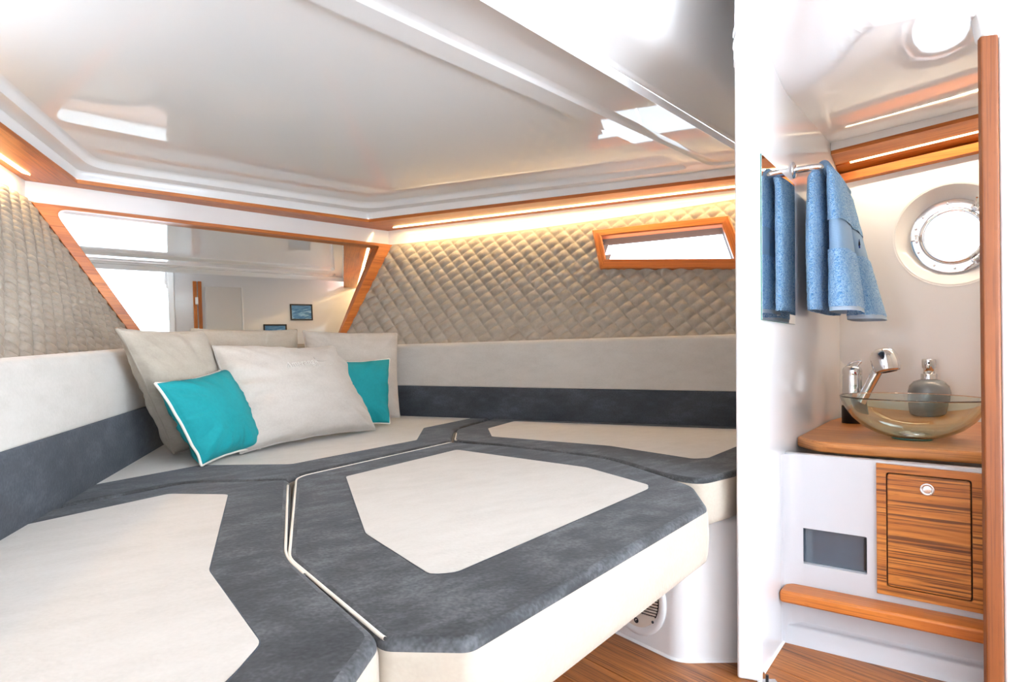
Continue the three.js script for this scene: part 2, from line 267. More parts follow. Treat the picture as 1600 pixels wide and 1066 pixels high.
// valance outline and the deckhead inside it
const innS = (z) => 0.622 + 0.567 * (z + 3.045), innP = (z) => -0.69 - 0.567 * (z + 3.10);
const bowIn = [[-0.69, -3.10], [0.622, -3.045]];
const LA = (x) => -1.455 - 0.075 * x, LB = (x) => -1.14 - 0.096 * x;
const atLine = (f, L) => { let z = -1.3; for (let i = 0; i < 20; i++) z = L(f(z)); return [f(z), z]; };
{
  const S0 = dense(roundPoly([bowIn[0], bowIn[1], atLine(innS, LB), atLine(innP, LB)], [0.03, 0.03, 0, 0], 5), 0.12);
  const up = (pts, h) => pts.map((p) => [p[0], deck(...p) + h, p[1]]);
  const tray = (o, aft, fore) => {
    const f = fore ?? null, sx = (z) => innS(z) - o / cos(atan(0.567)), px = (z) => innP(z) + o / cos(atan(0.567));
    const c = f ? [atLine(px, f), atLine(sx, f)] : [[0, 0], [0, 0]];
    if (!f) { const zb = (x) => lerp(bowIn[0][1], bowIn[1][1], (x - bowIn[0][0]) / (bowIn[1][0] - bowIn[0][0])) + o; let z1 = -2.95, z2 = -2.95; for (let i = 0; i < 20; i++) { z1 = zb(px(z1)); z2 = zb(sx(z2)); } c[0] = [px(z1), z1]; c[1] = [sx(z2), z2]; }
    return dense(roundPoly([c[0], c[1], atLine(sx, aft), atLine(px, aft)], f ? 0.07 : [0.09, 0.09, 0.07, 0.07], 10), 0.15);
  };
  const t1 = tray(0.066, LA), t2 = tray(0.066, (x) => LB(x) - 0.03, (x) => LA(x) + 0.075);
  const g = [rings([up(S0, 0.016), up(S0, 0.043), up(inset(S0, 0.006), 0.051)])];
  const S1 = inset(S0, 0.006); g.push(flat(S1, (x, z) => deck(x, z) + 0.051, [t1, t2], false));
  for (const [t, h] of [[t1, 0.026], [t2, 0.016]]) {
    const prof = [[0, 0], [0.003, 0.003], [0.006, 0.01], [0.011, h * 0.72], [0.018, h * 0.93], [0.028, h]];
    g.push(rings(prof.map(([o, hh]) => up(inset(t, o), 0.051 + hh)))); g.push(flat(inset(t, 0.028), (x, z) => deck(x, z) + 0.051 + h, [], false));
  }
  struct('ceiling', g.map((q) => (q.index ? q.toNonIndexed() : q)), M.liner);
  // the riser where the cabin gains headroom
  const prof = [[-0.004, 0.049], [0.004, 0.046], [0.012, 0.052], [0.02, 0.058], [0.10, 0.078], [0.135, 0.092], [0.155, 0.115], [0.175, 0.16], [0.22, 0.34], [0.26, 0.62]];
  struct('ceiling_riser', grid(40, prof.length - 1, (u, v) => { const x = lerp(-2.5, 1.8, u), p = prof[Math.round(v * (prof.length - 1))], z = LB(x) + p[0] - 0.03 * max(0, x) * v; return [x, deck(x, LB(x)) + p[1], z]; }), M.satin);
}
// washroom partition, its hull side and ceiling, the angled bulkhead with the door opening
const BH = -Math.atan2(0.8886, 0.4587);                        // turn of the angled bulkhead
const partitionPlate = plate([[-0.02, 0], [1.62, 0], [1.62, 2.12], [-0.02, 2.12]], 0.05);
{
  const o = struct('wall_partition', partitionPlate.translate(0, 0, -0.05), M.partition); o.position.set(...head(0, 0, 0)); o.rotation.y = HA;
  const h = struct('wall_washroom_outboard', plate([[0, 0], [1.7, 0], [1.7, 2.12], [0, 2.12]], 0.05, 0, [circle(0.40, 1.302, 0.196, 64)]), M.gelcoat);
  h.rotation.y = HA - PI / 2; h.position.set(...head(1.35, 0, 0));           // front face (z = 0.05) looks inboard at x = 1.30
  const yPlane = (v, t) => 1.612 + 0.06 * v + 0.04 * max(0, t) + 0.05 * max(0, t) * smooth(0.3, 1, v), vb = (t) => -0.05 + 0.29 * (t + 0.02) - 0.075 * smooth(0.13, 0.28, t) * (1 - smooth(0.43, 0.48, t));
  const yCeil = (v, t) => { const p = yPlane(v, t); return p + max(0, min(1.82, 1.63 + 0.2 * sqrt(max(0, t + 0.045) / 0.25)) - p) * (1 - smooth(0.0, lerp(0.42, 0.035, smooth(0.0, 0.28, t)), v - vb(t))); };
  const cg = (dy) => grid(60, 60, (u, w) => { const t = lerp(-0.045, 2.3, u * u), v = lerp(vb(t), 1.36, w * w); return head(v, yCeil(v, t) + dy, t); });
  struct('ceiling_washroom', [cg(0), cg(0.03)], M.liner);
  const aft = struct('wall_washroom_aft', plate([[0.3, 0], [1.45, 0], [1.45, 2.12], [0.3, 2.12]], 0.05), M.satin); aft.position.set(...head(0, 0, 1.22)); aft.rotation.y = HA;
  // angled bulkhead: x along it from the post, +z towards the cabin
  const arch = [[-0.0275, 1.602], [-0.026, 1.602], [-0.018, 1.63], [0.0, 1.664], [0.037, 1.71], [0.079, 1.748], [0.13, 1.776], [0.2, 1.79], [0.36, 1.79], [0.44, 1.765], [0.482, 1.72], [0.502, 1.674], [0.512, 1.62], [0.517, 1.588], [0.526, 1.578], [0.552, 1.576]];
  const b = struct('wall_washroom_inboard', plate([[-0.0275, 2.12], ...arch, [0.552, 0], [2.6, 0], [2.6, 2.12]], 0.05, 0.007, [], 3).translate(0, 0, -0.045), M.satin);
  b.position.set(0.36, 0, -0.79); b.rotation.y = BH;
  const p = struct('trim_6', new RoundedBoxGeometry(0.061, 1.74, 0.045, 3, 0.006).translate(0.0015, 0.87, -0.0275), M.satin); p.position.set(0.36, 0, -0.79); p.rotation.y = BH;
}

// ---------- joinery: valance with its lamps ----------
{
  const v = thing('valance', 'oiled teak valance board running round the cabin below the glossy white deckhead', 'valance');
  const oS = (z) => topS(z) - 0.001, oP = (z) => topP(z) + 0.001, zb = -3.169;
  const cS = [oS(zb), zb], cP = [oP(zb), zb], th = (x, z) => deck(x, z) + 0.017;
  const zEndS = (x) => partZ(x, -0.051), eS = atLine(oS, zEndS), iS = atLine(innS, zEndS), zEndP = () => -1.0, eP = atLine(oP, zEndP), iP = atLine(innP, zEndP);
  const B = (pts, dir) => grain(slab(pts, deck, th), dir);
  part('board', B([cS, eS, iS, bowIn[1]], [0.543, 0.06, 1]), M.joinery, v);
  part('board', B([cP, eP, iP, bowIn[0]], [-0.543, 0.06, 1]), M.joinery, v);
  const mO = [-0.15, zb], mI = [-0.135, lerp(bowIn[0][1], bowIn[1][1], 0.42)];
  part('board', B([cS, bowIn[1], mI, mO], [1, 0, 0]), M.joinery, v);
  part('board', B([mO, mI, bowIn[0], cP], [1, 0, 0]), M.joinery, v);
  // recessed lamps; each has its light just below the glowing face
  const strip = (name, label, f0, f1, z0, z1, w, cat = 'lamp') => {
    const t = thing(name, label, cat, [f0, 0, z0]);
    const L = V(f1 - f0, deck(f1, z1) - deck(f0, z0), z1 - z0), len = L.length(), d = L.clone().normalize();
    const n = V(d.z, 0, -d.x).normalize();
    const P = (a, b, h) => { const q = d.clone().multiplyScalar(a).addScaledVector(n, b); return [q.x, deck(f0, z0) + q.y - h, q.z]; };
    const e = 0.03, h = 0.006;
    const quad = (a) => a;
    const low = [P(0, w / 2, h), P(e, -w / 2, h), P(len, -w / 2, h), P(len, w / 2, h)], hi = [P(0, w / 2, -0.006), P(e, -w / 2, -0.006), P(len, -w / 2, -0.006), P(len, w / 2, -0.006)];
    const T = []; T.push(low[0], low[1], low[2], low[0], low[2], low[3]); for (let i = 0; i < 4; i++) { const j = (i + 1) % 4; T.push(low[i], hi[i], low[j], low[j], hi[i], hi[j]); }
    part('diffuser', tris(T), M.led, t);
    const c = V(f0, 0, z0).add(V(...P(len / 2, 0, h + 0.004)));
    const l = new THREE.RectAreaLight(new THREE.Color(1, 0.72, 0.36), 50, len, w); l.position.copy(c);
    // long side along the strip, facing down
    const X = d.clone(), Z = V(0, 1, 0).addScaledVector(X, -X.y).normalize(), Yv = Z.clone().cross(X); l.quaternion.setFromRotationMatrix(new THREE.Matrix4().makeBasis(X, Yv, Z)); l.castShadow = true; scene.add(l);
  };
  const mid = (z, k) => lerp(topS(z), innS(z), k), midP = (z, k) => lerp(topP(z), innP(z), k);
  const z1 = partZ(mid(-1.2, 0.42), -0.075);
  strip('led_strip_lamp', 'long warm LED strip glowing under the starboard valance above the quilted panel', mid(-3.07, 0.34), mid(z1, 0.40), -3.07, z1, 0.014);
  strip('led_strip_lamp', 'warm LED strip at the left edge, under the port valance', midP(-3.065, 0.26), midP(-1.3, 0.4), -3.065, -1.3, 0.016);
}

// ---------- quilted panels ----------
function quilted(name, label, low, top, z0, z1, sgn, hole, yb) {
  const d = 0.083, A = 0.018, kk = sgn > 0 ? 0.96 : 0.72, len = (z1 - z0) * hypot(1, 0.543);
  const g = grid(Math.round(len / 0.0048), 140, (u, v) => {
    const z = lerp(z0, z1, u), x0 = low(z), x1 = top(z), y0 = yb, y1 = qTop(z) + 0.004, h = hypot(x1 - x0, y1 - y0);
    const a = u * len, b = v * h, p = (a + b / kk) / d, q = (a - b / kk) / d, s = pow(abs(sin(PI * p)) * abs(sin(PI * q)), 0.46);
    const edge = smooth(0, 0.03, (1 - v) * h) * smooth(0, 0.02, b + 0.02), k = A * s * edge + 0.002 * edge * fbm(a * 22, b * 22, 999, 999, 5, 2);
    const nx = -sgn * (y1 - y0) / h, ny = abs(x1 - x0) / h;
    return [lerp(x0, x1, v) + nx * k * 0.88, lerp(y0, y1, v) + ny * k, z + 0.47 * k * 0.88];
  }, { uv: (u, v) => [u * len, v * 0.6], skip: hole, flip: sgn > 0 });
  const o = thing(name, label, 'wall panel'); part('quilted_cover', g, M.quilt, o); return o;
}
const hq = (u, v) => inQuad([lerp(-3.165, -1.06, u), v], holeQuad);
quilted('quilted_panel', 'taupe diamond-quilted hull panel around the small teak-framed window', lowS, topS, -3.165, -1.06, 1, hq, qLow);
quilted('quilted_panel', 'pale diamond-quilted hull panel at the left edge, without a window', lowP, topP, -3.165, -0.8, -1, (u, v) => inQuad([lerp(-3.165, -0.8, u), v], holeQuad), qLow);

// ---------- backrests ----------
function backrest(label, fx, sgn, slope, z0, z1, yTop, back, drop) {
  const o = thing('backrest_cushion', label, 'backrest'), ny = cos(atan(slope)), nz = sin(atan(slope));
  // profile: (outward, height)
  const yT = (z) => yTop(z);
  const row = (prof) => (u, v) => { const z = lerp(z0, z1, u), k = v * (prof.length - 1), i = min(prof.length - 2, floor(k)), t = k - i, P = prof.map((f) => f(z)), q = [lerp(P[i][0], P[i + 1][0], t), lerp(P[i][1], P[i + 1][1], t)]; return [fx(z) + sgn * q[0] * ny * 1.1, q[1], z + 0 * nz]; };
  const len = (z1 - z0) * 1.15, uv = (u, v, p) => [u * len, p[1]];
  const flip = sgn > 0;
  const low = [[0.03, 0.49], [0.006, 0.50], [-0.002, 0.525], [-0.003, 0.58], [0.0, 0.64], [0.004, 0.668], [0.008, 0.6715]].map((p) => () => p);
  const high = [() => [0.008, 0.6715], () => [0.004, 0.676], () => [0.004, 0.70], (z) => [0.008, 0.77], (z) => [0.014, yT(z) - 0.05], (z) => [0.019, yT(z) - 0.018], (z) => [0.027, yT(z) - 0.006], (z) => [0.042, yT(z)], (z) => [back * 0.6, yT(z) - drop * 0.6], (z) => [back, yT(z) - drop]];
  part('lower_band', grid(60, (low.length - 1) * 3, row(low), { uv, flip }), M.bandGrey, o, 'dark grey lower band');
  part('upper_panel', grid(60, (high.length - 1) * 3, row(high), { uv, flip }), M.cream, o, 'cream upper panel');
}
const fS = (z) => 0.39 + 0.5484 * (z + 3.17), fP = (z) => -0.172 - 0.533 * (z + 3.17);
backrest('long cream backrest with a dark grey lower band under the window', fS, 1, 0.548, -3.16, -1.09, (z) => 0.879 + 0.029 * (z + 2.76), 0.15, 0.008);
backrest('cream backrest with a dark grey lower band at the left edge', fP, -1, 0.533, -3.16, -0.3, (z) => 0.849 - 0.029 * (z + 2.0), 0.36, 0.04);

// ---------- berth bases ----------
{
  const base = (pts, label, r = 0.02) => { const o = thing('berth_platform', label, 'berth platform'); const p = roundPoly(pts, r, 5), up = (q, y) => q.map((a) => [a[0], y, a[1]]); const cw = area2(p) > 0;
    part('moulding', [rings([up(p, 0), up(p, 0.375), up(inset(p, 0.004), 0.388), up(inset(p, 0.014), 0.393)], true, cw), flat(inset(p, 0.014), 0.393, [], true)], M.satin, o);
    part('sealant_bead', rings([up(inset(p, -0.006), 0), up(inset(p, -0.004), 0.004), up(inset(p, 0.001), 0.007)], true, cw), M.white, o); return o; };
  base([[0.440, -0.859], [0.318, -0.972], [0.356, -1.282], [0.33, -1.72], [0.28, -1.88], [0.5, -2.11], [0.86, -2.33], [1.42, -1.30], [1.36, -1.035]], 'white moulded berth base with the round loudspeaker, beside the washroom post', [0, 0.035, 0.03, 0.05, 0.05, 0.05, 0, 0, 0]);
  base([[-0.95, -1.72], [-0.7, -1.80], [-0.5, -1.66], [0.2, -1.9], [0.43, -2.14], [0.8, -2.37], [0.42, -3.12], [-0.22, -3.12]], 'white berth base hidden beneath the bow cushion and pillows');
  base([[-1.0, -1.62], [-0.75, -1.70], [-0.56, -1.60], [-0.83, -1.03], [-0.89, -0.69], [-1.14, -0.46], [-1.58, -0.46]], 'white berth base hidden beneath the nearest left cushion');
}

// ---------- cushions ----------
function cushion(label, outline, insetPts, corner, pipeTop = () => false, { yTop = 0.52, th = 0.125 } = {}) {
  const o = thing('berth_cushion', label, 'cushion');
  let p = dense(roundPoly(outline, corner, 6), 0.05); if (area2(p) < 0) p.reverse();
  const up = (q, y) => q.map((a) => [a[0], y, a[1]]), r = 0.014, y0 = yTop - th;
  const roll = []; for (let k = 0; k <= 6; k++) { const t = k / 6 * PI / 2; roll.push(up(inset(p, 0.002 + r * (1 - cos(t))), yTop - r + r * sin(t))); }
  const rim = inset(p, 0.002 + r), ins = roundPoly(insetPts, 0.012, 4);
  const sag = (x, z) => yTop;
  part('border', [rings(roll, true, true), flat(rim, sag, [ins], true)], M.charcoal, o, 'charcoal suede border');
  part('centre_panel', flat(ins, yTop + 0.0006, [], true), M.cream, o, 'cream suede centre panel');
  part('centre_seam', tube(dense(inset(ins, -0.001), 0.03).map((q) => V(q[0], yTop - 0.0006, q[1])), 0.0013, 240, 6, true), M.bandGrey, o);
  part('boxing', [rings([up(inset(p, 0.012), y0), up(inset(p, 0.003), y0 + 0.006), up(inset(p, 0.0), y0 + 0.02), up(inset(p, -0.003), y0 + th * 0.45), up(inset(p, 0), yTop - r - 0.006), up(inset(p, 0.002), yTop - r)], true, true), flat(inset(p, 0.012), y0, [], false)], M.boxing, o, 'cream boxing round the edge');
  // cream piping only where the photograph shows it, on the crest of the roll
  const crest = inset(p, 0.0065), n = p.length, on = p.map((q) => pipeTop(q[0], q[1])), start = on.findIndex((k, i) => k && !on[(i + n - 1) % n]);
  if (start >= 0) { let run = []; for (let j = 0; j <= n; j++) { const i = (start + j) % n; if (j < n && on[i]) run.push(V(crest[i][0], yTop - 0.0025, crest[i][1])); else { if (run.length > 2) part('piping', tube(run, 0.0026, run.length * 5, 8), M.piping, o, 'cream piping'); run = []; } } }
  return o;
}
cushion('bow cushion carrying the pillows, cream with a charcoal front border', [[-1.02, -1.652], [-0.70, -1.752], [-0.502, -1.598], [-0.468, -1.634], [0.243, -1.864], [0.469, -2.126], [0.875, -2.348], [0.47, -3.13], [-0.26, -3.13]], [[-0.955, -1.83], [-0.591, -1.965], [-0.397, -1.80], [-0.013, -1.912], [0.160, -1.962], [0.40, -2.245], [0.80, -2.405], [0.44, -3.08], [-0.235, -3.08]], [0.0, 0.06, 0.02, 0.03, 0.04, 0.05, 0, 0, 0]);
cushion('starboard cushion under the long backrest, beside the washroom post', [[0.258, -1.872], [0.478, -2.128], [0.878, -2.332], [1.44, -1.31], [1.405, -1.045], [0.425, -0.855], [0.245, -0.862], [0.252, -0.985], [0.362, -1.235], [0.312, -1.64]], [[0.585, -2.045], [0.425, -1.845], [0.553, -1.385], [0.522, -1.045], [0.565, -1.02], [0.90, -1.083], [1.32, -1.29], [0.862, -2.17]], [0.04, 0.04, 0, 0, 0, 0.02, 0.06, 0.05, 0.08, 0.05], (x, z) => x < 0.42 && z < -1.86);
cushion('large cream and charcoal cushion filling the lower left corner', [[-1.04, -1.628], [-0.70, -1.742], [-0.495, -1.596], [-0.7745, -1.008], [-0.830, -0.652], [-1.12, -0.41], [-1.63, -0.41]], [[-1.065, -1.52], [-0.773, -1.626], [-0.678, -1.525], [-0.895, -1.02], [-0.940, -0.728], [-0.985, -0.682], [-1.16, -0.53], [-1.55, -0.53]], [0, 0.05, 0.02, 0.05, 0.02, 0.03, 0], (x, z) => x > -0.8 && z > -1.57 && z < -0.9);
cushion('angular filler cushion in the middle of the berth, charcoal with a cream centre', [[-0.474, -1.622], [0.226, -1.848], [0.302, -1.635], [0.352, -1.235], [0.242, -0.972], [0.176, -0.836], [0.02, -0.712], [-0.767, -0.566], [-0.838, -0.640], [-0.786, -1.0]], [[-0.377, -1.527], [0.121, -1.682], [0.176, -1.176], [0.102, -0.921], [0.062, -0.893], [-0.635, -0.757], [-0.667, -0.777], [-0.621, -1.03]], [0.05, 0.03, 0.05, 0.08, 0.04, 0.025, 0.02, 0.014, 0.014, 0.03], (x, z) => (z < -1.60 && x < 0.222) || (x < -0.45 && z < -0.645));
{ // the lowered table that carries the filler cushion
  const t = thing('table', 'lowered teak table hidden beneath the filler cushion', 'table', [-0.22, 0, -1.2]);
  const top = roundPoly([[-0.4, -1.56], [0.17, -1.74], [0.27, -1.25], [0.1, -0.9], [-0.02, -0.8], [-0.7, -0.66], [-0.7, -1.0]], 0.05, 5).map((p) => [p[0] + 0.22, p[1] + 1.2]);
  part('tabletop', grain(slab(top, 0.368, 0.394), [1, 0, 0]), M.joinery, t);
  part('pedestal', lathe([[0, 0.0], [0.15, 0.0], [0.15, 0.012], [0.06, 0.024], [0.042, 0.05], [0.042, 0.36], [0.1, 0.362], [0.1, 0.368], [0, 0.368]], 32), M.steel, t);
}

// ---------- loudspeaker in the starboard base ----------
{
  const d = V(0.356 - 0.318, 0, -1.282 + 0.972).normalize(), turn = Math.atan2(-d.z, d.x);   // x runs forward along the face
  const n = V(d.z, 0, -d.x); // towards the aisle when negative x
  const t = thing('loudspeaker', 'round slotted loudspeaker in the white base under the filler cushion', 'loudspeaker', [0.337, 0.138, -1.122], 0);
  const rot = new THREE.Matrix4().makeBasis(V(-d.x, 0, -d.z), V(0, 1, 0), V(-d.x, 0, -d.z).cross(V(0, 1, 0)).normalize());
  const put = (g) => g.applyMatrix4(rot);
  const ring = lathe([[0.088, 0], [0.112, 0], [0.112, 0.004], [0.108, 0.009], [0.1, 0.011], [0.093, 0.009], [0.088, 0.006]], 56).rotateX(PI / 2);
  part('bezel', put(ring), M.satin, t);
  part('cone_well', put(new THREE.CylinderGeometry(0.09, 0.09, 0.002, 48).rotateX(PI / 2).translate(0, 0, 0.0015)), M.seam, t);
  const tilt = 0.1;
  for (let k = 0; k < 17; k++) {
    const y = -0.05 + k * 0.0082, half = sqrt(max(0.0001, 0.084 * 0.084 - y * y)); if (half < 0.02) continue;
    const g = box(half * 2, 0.0048, 0.004, 0, y, 0.006, 0.0015); g.rotateZ(tilt); part('slat', put(g), M.plastic, t);
  }
  const seg = []; for (let k = 0; k <= 20; k++) { const a = PI + 0.62 + (PI - 1.24) * k / 20; seg.push([0.088 * cos(a), 0.088 * sin(a)]); }
  const face = plate(seg, 0.008, 0.001); face.rotateZ(tilt); part('name_plate', put(face), M.plastic, t);
  const em = merge([new THREE.TorusGeometry(0.0062, 0.0018, 8, 24).translate(0, -0.07, 0.0088), new THREE.CylinderGeometry(0.0026, 0.0026, 0.0012, 14).rotateX(PI / 2).translate(0.001, -0.0715, 0.0086)]); em.rotateZ(tilt); part('emblem', put(em), M.ink, t, 'dark round emblem');
  const screw = new THREE.CylinderGeometry(0.004, 0.004, 0.002, 12).rotateX(PI / 2).translate(0.062, -0.062, 0.0085); screw.rotateZ(tilt); part('screw', put(screw), M.ink, t);
}

// ---------- bow mirror in its teak frame ----------
{
  const t = thing('bow_mirror', 'wide tapered bow mirror in a teak frame behind the pillows', 'mirror', [0, 0, -3.17]);
  const yb = 0.60, oL = (y) => lerp(-0.834, -0.5, (1.428 - y) / (1.428 - 0.941)), iL = (y) => lerp(-0.742, -0.445, (1.386 - y) / (1.386 - 0.934)), oR = (y) => lerp(0.83, 0.541, (1.447 - y) / (1.447 - 0.933)), iR = (y) => lerp(0.752, 0.502, (1.425 - y) / (1.425 - 0.932));
  const outer = [[oL(yb), yb], [oR(yb), yb], [0.83, 1.447], [-0.834, 1.428]];
  const inner = roundPoly([[iL(yb + 0.03), yb + 0.03], [iR(yb + 0.03), yb + 0.03], [0.742, 1.428], [-0.768, 1.414]], [0.01, 0.01, 0.008, 0.06], 8);
  part('frame', grain(plate(outer, 0.04, 0.003, [inner]), [1, 0, 0]), M.joinery, t);
  const glass = plate(inset(inner, -0.004), 0.004).translate(0, 0, 0.018);
  const c = V(0.0, 1.05, 0.0); glass.translate(-c.x, -c.y, 0); glass.rotateY(MIRROR_YAW()).rotateX(MIRROR_PITCH()); glass.translate(c.x, c.y, 0.0);
  part('mirror_glass', glass, M.mirror, t);
}
function MIRROR_YAW() { return 0.0; }
function MIRROR_PITCH() { return -0.057; }

// ---------- the hull windows ----------
for (const [onW, label] of [[onS, 'teak-framed trapezoid window in the quilted panel'], [onP, 'teak-framed window in the port panel, just outside the left edge of the view']]) {
  const t = thing('window_frame', label, 'window');
  const q = (k) => ['TL', 'TR', 'BR', 'BL'].map((c) => winQuad[k + c]);
  const lift = (pts, n) => pts.map((p) => onW(p[0], p[1], n).toArray());
  const o = q('o'), i = q('i'), n1 = 0.026, T = [];
  const quad = (a, b, c, d) => T.push(a, b, c, a, c, d);
  const O0 = lift(o, -0.01), O1 = lift(o, n1 - 0.004), O2 = lift(inset(o, 0.006), n1), I2 = lift(inset(i, -0.006), n1), I1 = lift(i, n1 - 0.004), I0 = lift(i, -0.006);
  for (let k = 0; k < 4; k++) {
    const j = (k + 1) % 4; T.length = 0; for (const [A, B] of [[O0, O1], [O1, O2], [O2, I2], [I2, I1], [I1, I0]]) quad(A[k], A[j], B[j], B[k]);
    const g = tris(T.map((p) => [...p])); const d = V(...O2[j]).sub(V(...O2[k])); part('frame_rail', grain(g, d.toArray()), M.joinery, t);
  }
  T.length = 0; const R0 = lift(i, 0.0), R1 = lift(inset(i, -0.002), -0.07); for (let k = 0; k < 4; k++) { const j = (k + 1) % 4; quad(R0[k], R0[j], R1[j], R1[k]); }
  part('reveal', tris(T.map((p) => [...p])), M.dark, t, 'dark recessed reveal');
  T.length = 0; const G = lift(inset(i, -0.002), -0.05); quad(G[0], G[1], G[2], G[3]);
  part('pane', tris(T.map((p) => [...p])), M.pane, t);
}
{
  // guard rail on deck outside, seen faintly through the pane
  const r = thing('guard_rail', 'pale arched rail outside, seen through the teak-framed window', 'rail');
  part('rail_tube', tube([onS(-2.2, 0.4, -0.6), onS(-2.15, 0.80, -0.6), onS(-2.1, 0.84, -0.6), onS(-1.95, 0.88, -0.6), onS(-1.9, 0.86, -0.6), onS(-1.88, 0.4, -0.6)], 0.006, 60, 8), M.white, r);
}

// ---------- pillows ----------
const font = await new FontLoader().loadAsync('fonts/droid/droid_serif_bold.typeface.json');
const sans = await new FontLoader().loadAsync('fonts/droid/droid_sans_bold.typeface.json');
function pillow(name, label, C, th, m, { pipe = 0.0028, pipeMat = m, back = 0.7, pull = 0.05, group, wr = 1, sd = 1, logo } = {}) {
  const [bl, br, tr, tl] = C.map((c) => V(...c)), ctr = bl.clone().add(br).add(tr).add(tl).multiplyScalar(0.25);
  const n = br.clone().sub(bl).add(tr).sub(tl).cross(tl.clone().sub(bl).add(tr).sub(br)).normalize();
  if (n.dot(camera.position.clone().sub(ctr)) < 0) n.negate();
  const t = thing(name, label, 'pillow', [ctr.x, min(bl.y, br.y), ctr.z], 0, group), org = t.position;
  const W = br.distanceTo(bl) * 0.5 + tr.distanceTo(tl) * 0.5, Hh = tl.distanceTo(bl) * 0.5 + tr.distanceTo(br) * 0.5;
  const at = (u, v, side) => {
    const a = 2 * u - 1, b = 2 * v - 1, A = a * (1 - pull * (1 - b * b)), B = b * (1 - pull * (1 - a * a) * W / Hh), uu = (A + 1) / 2, vv = (B + 1) / 2;
    const p = bl.clone().multiplyScalar((1 - uu) * (1 - vv)).addScaledVector(br, uu * (1 - vv)).addScaledVector(tr, uu * vv).addScaledVector(tl, (1 - uu) * vv);
    const e = max(0, (1 - pow(abs(a), 2.6)) * (1 - pow(abs(b), 2.6))), f = pow(e, 0.42);
    const rim = max(abs(a), abs(b)), ang = Math.atan2(b, a);
    let w = 0.016 * wr * smooth(0.35, 0.95, rim) * (1 - smooth(0.96, 1, rim)) * (fbm(ang * 4.5 + 20, rim * 1.2, 999, 999, sd * 13, 3) - 0.5) * 2;
    w += 0.016 * wr * (fbm(u * 3 + sd * 7, v * 3, 999, 999, sd * 3 + 1, 3) - 0.5) * f;
    const eW = 0.011 * wr * (vnoise(u * 8 + sd, v * 8, 999, 999, sd) - 0.5) * smooth(0.75, 1, rim);
    return p.addScaledVector(n, side * (side > 0 ? th : th * back) * f + w * (side > 0 ? 1 : -1) * (f > 0 ? 1 : 0) + eW).sub(org);
  };
  const N = 56, uv = (u, v) => [u * W + sd, v * Hh];
  const warp = (x) => 0.5 - 0.5 * cos(PI * x) * (0.35) + (x - 0.5) * 0.65 ;
  const wq = (x) => { const r = 0.5 - 0.5 * cos(PI * x); return lerp(x, r, 0.55); };
  const flipF = (() => { const p = at(0.5, 0.5, 1), q = at(0.55, 0.5, 1), r = at(0.5, 0.55, 1); return q.sub(p).cross(r.sub(p)).dot(n) < 0; })();
  part('cover', [grid(N, N, (u, v) => at(wq(u), wq(v), 1).toArray(), { uv, flip: flipF }), grid(N, N, (u, v) => at(wq(u), wq(v), -1).toArray(), { uv, flip: !flipF })], m, t);
  const L = []; for (let i = 0; i < 28; i++) L.push(at(i / 28, 0, 1)); for (let i = 0; i < 28; i++) L.push(at(1, i / 28, 1)); for (let i = 0; i < 28; i++) L.push(at(1 - i / 28, 1, 1)); for (let i = 0; i < 28; i++) L.push(at(0, 1 - i / 28, 1));
  part('piping', tube(L, pipe, 336, 8, true), pipeMat, t, pipeMat === m ? undefined : 'pale contrasting piping');
  if (logo) {                                                 // raised embroidery that follows the cover
    const g = new TextGeometry(logo.text, { font, size: 1, depth: 0.06, curveSegments: 3 }); g.computeBoundingBox(); const bb = g.boundingBox, sc = logo.w / (bb.max.x - bb.min.x);
    const wrap = (geo) => { const p = geo.attributes.position; for (let i = 0; i < p.count; i++) { const x = p.getX(i) * sc, y = p.getY(i) * sc + x * logo.rise, z = p.getZ(i) * sc, q = at(logo.u + x / W, logo.v + y / Hh, 1).addScaledVector(n, 0.0006 + min(0.0016, z)); p.setXYZ(i, q.x, q.y, q.z); } geo.computeVertexNormals(); return geo; };
    part('embroidered_word', wrap(g), M.embroidery, t, 'embroidered boat-maker word');
    const s = 1 / sc, fin = plate([[logo.w * 0.97 * s, 0.013 * s], [logo.w * 1.14 * s, 0.004 * s], [logo.w * 1.31 * s, 0.0035 * s], [logo.w * 1.17 * s, 0.017 * s], [logo.w * 0.98 * s, 0.033 * s]].map((p) => p), 0.06);
    part('embroidered_fin', wrap(fin), M.fin, t, 'grey embroidered fin');
    part('embroidered_line', wrap(plate([[logo.w * 0.9 * s, -0.012 * s], [logo.w * 1.5 * s, -0.016 * s], [logo.w * 1.5 * s, -0.0145 * s], [logo.w * 0.9 * s, -0.0095 * s]], 0.06)), M.embroidery, t);
  }
  return t;
}
pillow('throw_pillow', 'tan pillow at the back left, leaning on the left backrest', [[-0.60, 0.533, -2.165], [-0.31, 0.533, -2.385], [-0.455, 0.918, -2.36], [-0.805, 0.905, -1.945]], 0.062, M.pillowTan, { back: 0.9, sd: 2, pull: 0.045, logo: { text: 'Ameranga', u: 0.36, v: 0.56, w: 0.1, rise: 0.05 } });
pillow('throw_pillow', 'tan pillow in the middle of the back row, mostly hidden', [[-0.44, 0.54, -2.52], [0.04, 0.54, -2.66], [0.06, 0.938, -2.72], [-0.42, 0.93, -2.58]], 0.07, M.pillowTan, { sd: 3, pull: 0.03 });
pillow('throw_pillow', 'pale pillow at the back right, behind the right turquoise pillow', [[0.13, 0.535, -2.72], [0.50, 0.535, -2.57], [0.572, 0.932, -2.70], [0.155, 0.938, -2.85]], 0.075, M.pillow, { sd: 4, pull: 0.04 });
